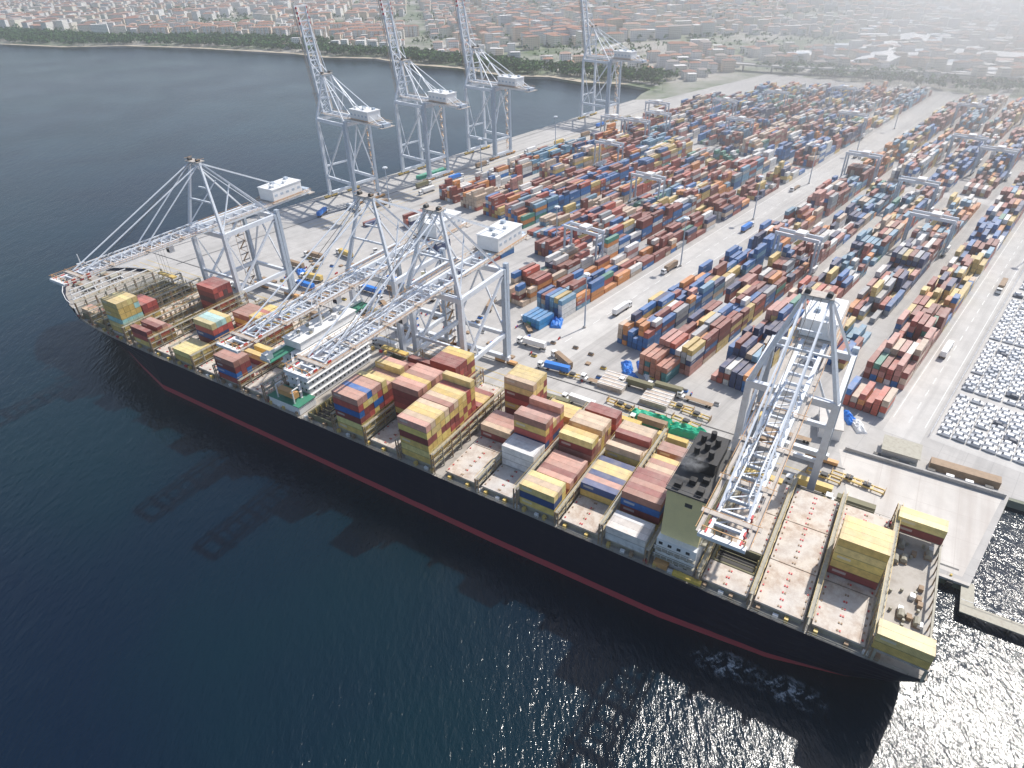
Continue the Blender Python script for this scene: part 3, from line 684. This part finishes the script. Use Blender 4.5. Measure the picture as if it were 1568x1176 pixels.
for i in range(170):
    t=random.uniform(95,150); s=random.uniform(60,350)
    if AB(*S2W(t,s))[0]>225: continue
    k=random.random(); z0=.03
    if k<.4:
        mb.box(t-.7,t+.7,s-1.3,s+1.3,z0,.9,random.choice(['blue','rust','liney','white'])); mb.box(t-.55,t+.55,s-1.1,s+1.1,.9,1.15,'dark')
    elif k<.7:
        for j in range(3): mb.box(t-1.1,t+1.1,s-1.1,s+1.1,z0+.25*j,.18+.25*j,'rust')
    else:
        for j in range(3): mb.cyl((t+j*.8,s,z0),(t+j*.8,s,1.0),.33,random.choice(['blue','red','dark']),8)
obj('quay_lashing_gear',mb.mesh('gear'),(SHIP_LOC[0],SHIP_LOC[1],GZ),SHIP_ROT)
def tarp(name,L,W,H,mat,t,s,rot,seed):
    nx,ny=22,10; V=[];F=[]
    for i in range(nx+1):
        for j in range(ny+1):
            u=i/nx*2-1;v_=j/ny*2-1
            e=max(0,1-abs(u)**4)*max(0,1-abs(v_)**3); h=H*e**.5*(.7+.5*noise.noise(Vector((u*3,v_*2,seed))))
            V.append((u*L/2*(1+.06*noise.noise(Vector((v_*3,u*4,seed)))),v_*W/2*(1+.15*noise.noise(Vector((u*5,seed,v_)))),max(.02,h)))
    for i in range(nx):
        for j in range(ny): a=i*(ny+1)+j; F.append((a,a+ny+1,a+ny+2,a+1))
    me=bpy.data.meshes.new(name); me.from_pydata(V,[],F); me.materials.append(M[mat]); x,y=S2W(t,s); obj(name,me,(x,y,GZ+.02),SHIP_ROT+R(rot))
tarp('tarpaulin_covered_cargo',18,7,5,'greent',84,97,92,1); tarp('tarpaulin_covered_cargo',15,6,4.5,'greent',84,81,95,5)
tarp('tarpaulin_covered_cargo',10,6,3,'blue',138,170,20,2); tarp('tarpaulin_covered_cargo',9,5,2.6,'blue',118,335,60,3); tarp('tarpaulin_covered_cargo',8,4,2.4,'blue',112,118,60,4)
tarp('tarpaulin_covered_cargo',12,5,2.2,'white',118,112,40,8); tarp('tarpaulin_covered_cargo',8,5,2.2,'blue',118,122,30,9); tarp('tarpaulin_covered_cargo',7,5,2.2,'blue',122,116,30,10); tarp('tarpaulin_covered_cargo',9,4,2.6,'blue',126,28,30,11); tarp('tarpaulin_covered_cargo',9,4,2.6,'white',122,24,30,12)
# ---------------------------------------------------------------- parked cars
def colored(name,V,F,C,mat,uv=None,loc=(0,0,0),rz=0):
    me=bpy.data.meshes.new(name); me.from_pydata([tuple(v) for v in V],[],F)
    a=me.attributes.new('Col','FLOAT_COLOR','FACE'); a.data.foreach_set('color',np.array(C,float).ravel())
    if uv is not None:
        l=me.uv_layers.new(name='UVMap'); l.data.foreach_set('uv',np.array(uv,float).ravel())
    me.materials.append(M[mat]); me.update(); return obj(name,me,loc,rz)
prof=[(-2.35,.3),(-2.4,.8),(-2.1,1.0),(-1.6,1.5),(.4,1.55),(1.1,1.02),(2.1,.86),(2.35,.55),(2.35,.3)]
V=[];F=[];C=[]
def car(x,y,c,flip):
    i=len(V); n=len(prof)
    for sgn in (-1,1):
        for (px,pz) in prof:
            w=.95 if pz<1.1 else .75; V.append((x+sgn*w,y+(px if not flip else -px),GZ+pz))
    for k in range(n-1):
        F.append((i+k,i+n+k,i+n+k+1,i+k+1)); g=k in (2,4); C.append((.05,.06,.08,1) if g else c)
    F.append(tuple(i+k for k in range(n))); C.append(c); F.append(tuple(i+n+k for k in range(n-1,-1,-1))); C.append(c)
def carrows(A0,A1,B0,B1,dens=.97):
    A=A0;k=0
    while A<A1:
        for B in np.arange(B1,B0,-5.1):
            if random.random()<dens:
                r=random.random(); c=(.86,.86,.86,1) if r<.86 else ((.5,.52,.55,1) if r<.96 else (.08,.09,.12,1))
                car(A,B+random.uniform(-.15,.15),c,k%2)
        A+=2.9; k+=1
        if k%18==0: A+=5
for (a0,a1,b0,b1) in [(262,296,-44,10),(302,352,-58,10),(358,420,-74,10),(428,500,-95,9),(510,600,-120,9),(610,700,-140,9)]: carrows(a0,a1,b0,b1)
colored('parked_cars',V,F,C,'vcol',rz=YARD_ROT)
mb=MB()
for A in np.arange(258,720,5): mb.beam((A,14,GZ),(A,14,GZ+2.2),.1,.1,'steel')
for z_ in (1.0,2.2): mb.beam((258,14,GZ+z_),(720,14,GZ+z_),.07,.07,'steel')
obj('boundary_fence',mb.mesh('fence'),rz=YARD_ROT)
sheet('car_park_pavement',[(256,-70),(256,13.5),(720,13.5),(720,-200),(420,-200)],GZ+.03,'road',rz=YARD_ROT)

mb=MB()
mb.box(-8,8,-4,4,0,5,'white'); mb.box(-8.4,8.4,-4.4,4.4,5,5.5,'conc2')
for x in np.arange(-7,7,2.4): mb.box(x,x+1.2,-4.05,-4,1.5,3,'glass'); mb.box(x,x+1.2,4,4.05,1.5,3,'glass')
mb.box(-8.05,-8,-1,1,0,2.5,'dark')
me_b=mb.mesh('quay_office_building')
for t,s,r in [(116,34,10)]: 
    x,y=S2W(t,s); obj('quay_office_building',me_b,(x,y,GZ),SHIP_ROT+R(r))
mb=MB()
mb.box(104,105,-26,26,0,1.6,'conc'); mb.box(108,112,-24,-2,0,3,'rust'); mb.box(107,116,2,14,0,3.6,'conc2'); mb.box(106.5,116.5,1.5,14.5,3.6,3.9,'lash')
for s in np.arange(-22,20,6): mb.box(105,106.4,s,s+2.5,0,1.8,random.choice(['rust','dark','lash','white']))
obj('quay_store_building',mb.mesh('stores'),(SHIP_LOC[0],SHIP_LOC[1],GZ),SHIP_ROT)
mb=MB()
mb.box(44,48,-200,-15,2.2,2.6,'lash')
for s in np.arange(-190,-16,9):
    for t in (44.4,47.6): mb.cyl((t,s,-3),(t,s,2.2),.35,'dark',6)
    mb.beam((48,s,2.6),(48,s,3.7),.1,.1,'steel')
mb.beam((48,-200,3.7),(48,-15,3.7),.1,.1,'steel')
mb.box(48.01,57,-18.5,-15,2.2,2.59,'lash')
mb.box(72,78,-200,-34,1.4,2.0,'dark'); mb.box(71.6,78.4,-60,-52,2,4.2,'cellg')
for s in np.arange(-190,-34,11): mb.cyl((72.5,s,-3),(72.5,s,3.0),.5,'rubber',6)
obj('jetty_walkway',mb.mesh('jetty'),SHIP_LOC,SHIP_ROT)

# ---------------------------------------------------------------- town
def in_land_far(A,B):
    bb=[p[1] for p in shoreAB]; aa=[p[0] for p in shoreAB]
    return A-float(np.interp(B,bb,aa))
V=[];F=[];C=[];UV=[];RV=[];RF=[];RC=[]
def house(x,y,w,d,h,rot,wc,roof,flat=False,winf=1.0):
    c,s_=math.cos(rot),math.sin(rot)
    P=[(-w/2,-d/2),(w/2,-d/2),(w/2,d/2),(-w/2,d/2)]; P=[(x+c*a-s_*b_,y+s_*a+c*b_) for a,b_ in P]
    i=len(V); z0=GZ-.05
    V.extend([(p[0],p[1],z0) for p in P]+[(p[0],p[1],z0+h) for p in P])
    for k in range(4):
        k2=(k+1)%4; F.append((i+k,i+k2,i+4+k2,i+4+k)); C.append((*wc,winf)); L=w if k%2==0 else d
        UV.extend([(0,0),(L,0),(L,h),(0,h)])
    F.append((i+4,i+5,i+6,i+7)); C.append((*(roof if flat else wc),0)); UV.extend([(0,0)]*4)
    if not flat:
        j=len(RV); o=.5; hw,hd=w/2+o,d/2+o; Q=[(-hw,-hd),(hw,-hd),(hw,hd),(-hw,hd)]; rh=min(w,d)*.16
        rl=max(0,(w-d)/2); Q2=[(-rl,0),(rl,0)] if w>=d else [(0,-(d-w)/2),(0,(d-w)/2)]
        for a,b_ in Q: RV.append((x+c*a-s_*b_,y+s_*a+c*b_,z0+h))
        for a,b_ in Q2: RV.append((x+c*a-s_*b_,y+s_*a+c*b_,z0+h+rh))
        if w>=d: ff=[(0,1,5,4),(1,2,5),(2,3,4,5),(3,0,4)]
        else: ff=[(0,1,4),(1,2,5,4),(2,3,5),(3,0,4,5)]
        for f in ff: RF.append(tuple(j+q for q in f)); RC.append((*roof,1))
WC=[(.84,.81,.76),(.86,.85,.83),(.78,.72,.63),(.80,.66,.52),(.85,.80,.68),(.75,.73,.72),(.86,.83,.78)]
RFc=[(.36,.18,.12),(.42,.23,.16),(.33,.19,.15),(.46,.31,.24),(.38,.33,.30)]
FLc=[(.62,.60,.57),(.50,.49,.48),(.72,.70,.67)]
treepts=[]
def field(x,y,sc_,seed): return noise.noise(Vector((x*sc_,y*sc_,seed)))
gx=np.arange(-2600,3400,24.0)
cnt=0
for X in gx:
    for Yy in np.arange(700,3700,24.0):
        rot=.35*round(field(X,Yy,.0012,3)*3)
        c,s_=math.cos(.3),math.sin(.3); x=X*c-Yy*s_*.4; y=Yy+X*.25
        A,B=AB(x,y)
        if B<-500 or A<450: continue
        da=in_land_far(A,B) if B>QB else A-1005
        if da<35: continue
        if abs(x)>y*.86+150: continue
        if B<430 and A<1010: continue
        rr=random.random()
        g=field(x,y,.0035,9)
        shore_green = (B>1250 and da<170) or (480<B<1180 and da<75)
        if shore_green: continue
        if g>.3: 
            for _ in range(2): treepts.append((x+random.uniform(-13,13),y+random.uniform(-13,13)))
            continue
        big=field(x,y,.0022,21)
        if (int(X/24)%7==0): 
            if rr<.4: treepts.append((x,y))
            continue
        if big>.02 and B>550:
            if rr<.5:
                fl=random.random()<.2; house(x,y,random.uniform(22,34),random.uniform(12,15),random.choice([15,18,21,24]),rot+ (0 if rr<.28 else math.pi/2),random.choice(WC),random.choice(FLc if fl else RFc),flat=fl); cnt+=1
        elif B<430 and rr<.16: house(x,y,random.uniform(22,50),random.uniform(18,26),random.uniform(7,10),rot,random.choice([(.8,.8,.8),(.7,.72,.75)]),random.choice([(.8,.8,.8),(.6,.65,.7),(.60,.45,.4)]),flat=True,winf=0)
        elif rr<.8:
            fl=random.random()<.28; house(x+random.uniform(-5,5),y+random.uniform(-5,5),random.uniform(10,18),random.uniform(9,14),random.choice([9,12,15,18]),rot+random.uniform(-.08,.08),random.choice(WC),random.choice(FLc if fl else RFc),flat=fl); cnt+=1
        if rr>.3:
            for _ in range(random.choice((1,2))): treepts.append((x+random.uniform(-14,14),y+random.uniform(-14,14)))
colored('distant_town_houses',V,F,C,'wall',UV)
colored('distant_town_roofs',RV,RF,RC,'leaf')
def apartment(x,y,L,rot,roofc):
    global V,F,C,UV,RV,RF,RC
    V=[];F=[];C=[];UV=[];RV=[];RF=[];RC=[]
    e=empty('apartment_building',(x,y,0),rot)
    house(0,0,L,14,19,0,(.84,.70,.56),roofc)
    house(-L*.25,-8,7,3,19.5,0,(.86,.84,.80),roofc); house(L*.25,-8,7,3,19.5,0,(.86,.84,.80),roofc); house(0,-8,5,2.5,19.3,0,(.86,.82,.76),roofc)
    w=colored('walls',V,F,C,'wall',UV); r=colored('roof',RV,RF,RC,'leaf'); w.parent=e; r.parent=e
k=0
for B in np.arange(1180,1750,47):
    for j,dA in enumerate((0,48,96)):
        if random.random()<.85:
            A0=float(np.interp(B,[p[1] for p in shoreAB],[p[0] for p in shoreAB]))+195
            x,y=Y2W(A0+dA+random.uniform(-6,6),B+random.uniform(-5,5)); apartment(x,y,36,random.uniform(-.12,.2)+.15,RFc[k%3]); k+=1
mb=MB()
mb.box(-45,45,-22,22,0,11,'white')
for i in range(-45,45,10): mb.box(i,i+.8,-22.2,-22.003,0,11,'steelblue')
mb.poly([(-46,-23,11),(46,-23,11),(46,0,14.5),(-46,0,14.5)],'white'); mb.poly([(-46,0,14.5),(46,0,14.5),(46,23,11),(-46,23,11)],'white')
mb.poly([(-46,-22,10.9),(-46,22,10.9),(-46,0,14.4)],'white'); mb.poly([(46,22,10.9),(46,-22,10.9),(46,0,14.4)],'white')
for i in (-30,-10,10,30): mb.box(i-3,i+3,-22.3,-22.21,0,5,'dark')
me_w=mb.mesh('warehouse')
for A,B,r in [(1140,300,0),(1250,180,90),(1060,60,0),(1380,320,10),(1200,30,90),(1500,150,0),(1700,350,0),(1150,-60,0),(1350,-40,20),(1290,80,0),(1420,60,90),(1250,330,0)]:
    x,y=Y2W(A,B); obj('warehouse',me_w,(x,y,GZ),YARD_ROT+R(r))
pts=[(1000,560),(990,480),(1000,400),(1030,300),(1060,200),(1080,100),(1085,0),(1075,-120),(1050,-260),(1000,-400)]
mb=MB()
for p,q in zip(pts[:-1],pts[1:]):
    mb.beam((p[0],p[1],GZ+8),(q[0],q[1],GZ+8),16,1.2,'road'); 
    for s_ in (-8,8): mb.beam((p[0]+s_,p[1],GZ+9),(q[0]+s_,q[1],GZ+9),.4,1.2,'conc2')
    mb.cyl((p[0],p[1],GZ-1),(p[0],p[1],GZ+7.4),1.4,'conc2',8); mx=(p[0]+q[0])/2;my=(p[1]+q[1])/2; mb.cyl((mx,my,GZ-1),(mx,my,GZ+7.4),1.4,'conc2',8)
obj('road_viaduct',mb.mesh('viaduct'),rz=YARD_ROT)
def strip(name,ptsAB,w,mat,z):
    P=[Vector(Y2W(*p)) for p in ptsAB]; L=[];Rr=[]
    for i,p in enumerate(P):
        d=(P[min(i+1,len(P)-1)]-P[max(i-1,0)]).normalized(); n=Vector((-d.y,d.x)); L.append(tuple(p+n*w/2)); Rr.append(tuple(p-n*w/2))
    sheet(name,L+Rr[::-1],GZ+z,mat)
strip('coast_road',[(830,480),(850,576),(860,700),(870,807),(870,1000),(830,1180),(880,1300),(860,1440),(800,1600),(700,1900)],11,'road',.0)
strip('town_street',[(860,700),(1200,760),(1700,820),(2500,900)],12,'road',.01); strip('town_street',[(870,1000),(1200,1050),(1700,1150),(2300,1300)],12,'road',.02)
strip('town_street',[(990,360),(1200,380),(1600,330),(2300,300)],14,'road',.03); strip('town_street',[(990,120),(1300,130),(1800,60),(2400,40)],14,'road',.04)
for _ in range(2000):
    B=random.uniform(1210,2300); A=float(np.interp(B,[p[1] for p in shoreAB],[p[0] for p in shoreAB]))+18+random.random()*140; treepts.insert(0,Y2W(A,B))
for _ in range(1000):
    B=random.uniform(480,1200); A=float(np.interp(B,[p[1] for p in shoreAB],[p[0] for p in shoreAB]))+16+random.random()*62; treepts.insert(0,Y2W(A,B))
for _ in range(260): treepts.insert(0,Y2W(random.uniform(985,1050),random.uniform(-200,420)))
nshore=3260; rest=treepts[nshore:]; random.shuffle(rest); treepts=treepts[:nshore]+rest[:6800]
V=[];F=[];C=[]
for ti,(x,y) in enumerate(treepts):
    h=random.uniform(8,14); r=h*.5; g=random.uniform(.7,1.3); base=(.045*g+.01*random.random(),.12*g,.020*g)
    i=len(V); V.extend([(x-.2,y,GZ),(x+.2,y,GZ),(x,y+.2,GZ),(x,y,GZ+h*.6)]); F.extend([(i,i+1,i+3),(i+1,i+2,i+3),(i+2,i,i+3)]); C.extend([(.08,.06,.04,1)]*3)
    for k in range(20 if ti<nshore else 13):
        a=random.uniform(0,6.283); e=random.uniform(-.4,1.4); rr=random.uniform(.45,1.0); cx_=x+math.cos(a)*math.cos(e)*r*rr; cy_=y+math.sin(a)*math.cos(e)*r*rr; cz=GZ+h*.6+math.sin(e)*h*.38*rr
        sz=random.uniform(1.3,2.5); n=Vector((random.gauss(0,1),random.gauss(0,1),random.gauss(.8,1))).normalized(); u_=n.orthogonal().normalized()*sz; w_=n.cross(u_).normalized()*sz*.8
        i=len(V)
        for p in (u_,w_,-u_*.8,-w_): V.append((cx_+p.x,cy_+p.y,cz+p.z))
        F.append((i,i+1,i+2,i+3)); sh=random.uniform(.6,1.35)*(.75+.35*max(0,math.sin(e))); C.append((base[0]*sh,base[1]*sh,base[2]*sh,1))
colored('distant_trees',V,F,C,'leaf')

# ---------------------------------------------------------------- steam plume at funnel
m=bpy.data.materials.new('steam'); m.use_nodes=True; nt=m.node_tree; nt.nodes.remove(nt.nodes['Principled BSDF'])
pv=N(nt,'ShaderNodeVolumeScatter'); pv.inputs['Color'].default_value=(1,1,1,1); pv.inputs['Anisotropy'].default_value=0
tc=N(nt,'ShaderNodeTexCoord'); ln=N(nt,'ShaderNodeVectorMath',operation='LENGTH'); nt.links.new(tc.outputs['Object'],ln.inputs[0])
fall=ramp(nt,ln.outputs['Value'],.2,1.0,1,0); nn=ramp(nt,noisen(nt,2.2,5,.65),.42,.66)
nt.links.new(mth(nt,'MULTIPLY',mth(nt,'MULTIPLY',fall,nn),.55),pv.inputs['Density']); nt.links.new(pv.outputs[0],nt.nodes['Material Output'].inputs['Volume'])
bpy.ops.mesh.primitive_ico_sphere_add(subdivisions=3,radius=1); o=bpy.context.object; o.name='steam_plume'
x,y=S2W(12,60); o.location=(x-1,y,51); o.scale=(5,3,2.6); o.rotation_euler=(0,.2,2.6); o.data.materials.clear(); o.data.materials.append(m)

# ---------------------------------------------------------------- haze: thin everywhere, thickening inland to the east
def hazebox(dens,g,box,rz):
    m=bpy.data.materials.new('haze'); m.use_nodes=True; nt=m.node_tree; nt.nodes.remove(nt.nodes['Principled BSDF'])
    vs=N(nt,'ShaderNodeVolumeScatter'); vs.inputs['Color'].default_value=(1,1,1,1); vs.inputs['Density'].default_value=dens; vs.inputs['Anisotropy'].default_value=g
    nt.links.new(vs.outputs[0],nt.nodes['Material Output'].inputs['Volume'])
    mb=MB(); mb.box(*box,'black'); me=mb.mesh('haze'); me.materials.clear(); me.materials.append(m); obj('haze',me,rz=rz)
hazebox(.00022,.5,(-5000,5000,-800,6500,-6,190),0)
for k,(a0,b1) in enumerate([(330,330),(480,400),(630,460),(780,520),(930,570)]):
    hazebox(.00036,.5,(a0,5200,-3500,b1,-5+k*.5,130-6*k),YARD_ROT+R(-6))

# ---------------------------------------------------------------- light, sky, camera
az=R(52); el=R(50)
sun=bpy.data.lights.new('sun','SUN'); sun.energy=5.0; sun.angle=R(1.0); sun.color=(1,.95,.88)
so=bpy.data.objects.new('sun',sun); COL.objects.link(so)
d=Vector((math.sin(az)*math.cos(el),math.cos(az)*math.cos(el),math.sin(el)))
so.rotation_euler=d.to_track_quat('Z','Y').to_euler(); so.location=(0,0,500)
w=bpy.data.worlds.new('World'); scene.world=w; w.use_nodes=True; nt=w.node_tree; bg=nt.nodes['Background']
sky=nt.nodes.new('ShaderNodeTexSky'); sky.sky_type='NISHITA'; sky.sun_disc=False; sky.sun_elevation=el; sky.sun_rotation=az; sky.air_density=1; sky.dust_density=1.2
nt.links.new(sky.outputs[0],bg.inputs[0]); bg.inputs[1].default_value=.15
scene.view_settings.view_transform='Standard'; scene.view_settings.look='None'; scene.view_settings.exposure=0
cam=bpy.data.cameras.new('camera'); co=bpy.data.objects.new('camera',cam); COL.objects.link(co)
cam.sensor_width=36; cam.lens=36*1008.584/1568; cam.clip_end=30000; cam.clip_start=1
co.matrix_world=Matrix.Translation((0,0,168.756))@Matrix.Rotation(R(90-34.121),4,'X')@Matrix.Rotation(R(-1.597),4,'Z')
scene.camera=co
print('houses',cnt,'trees',len(treepts))
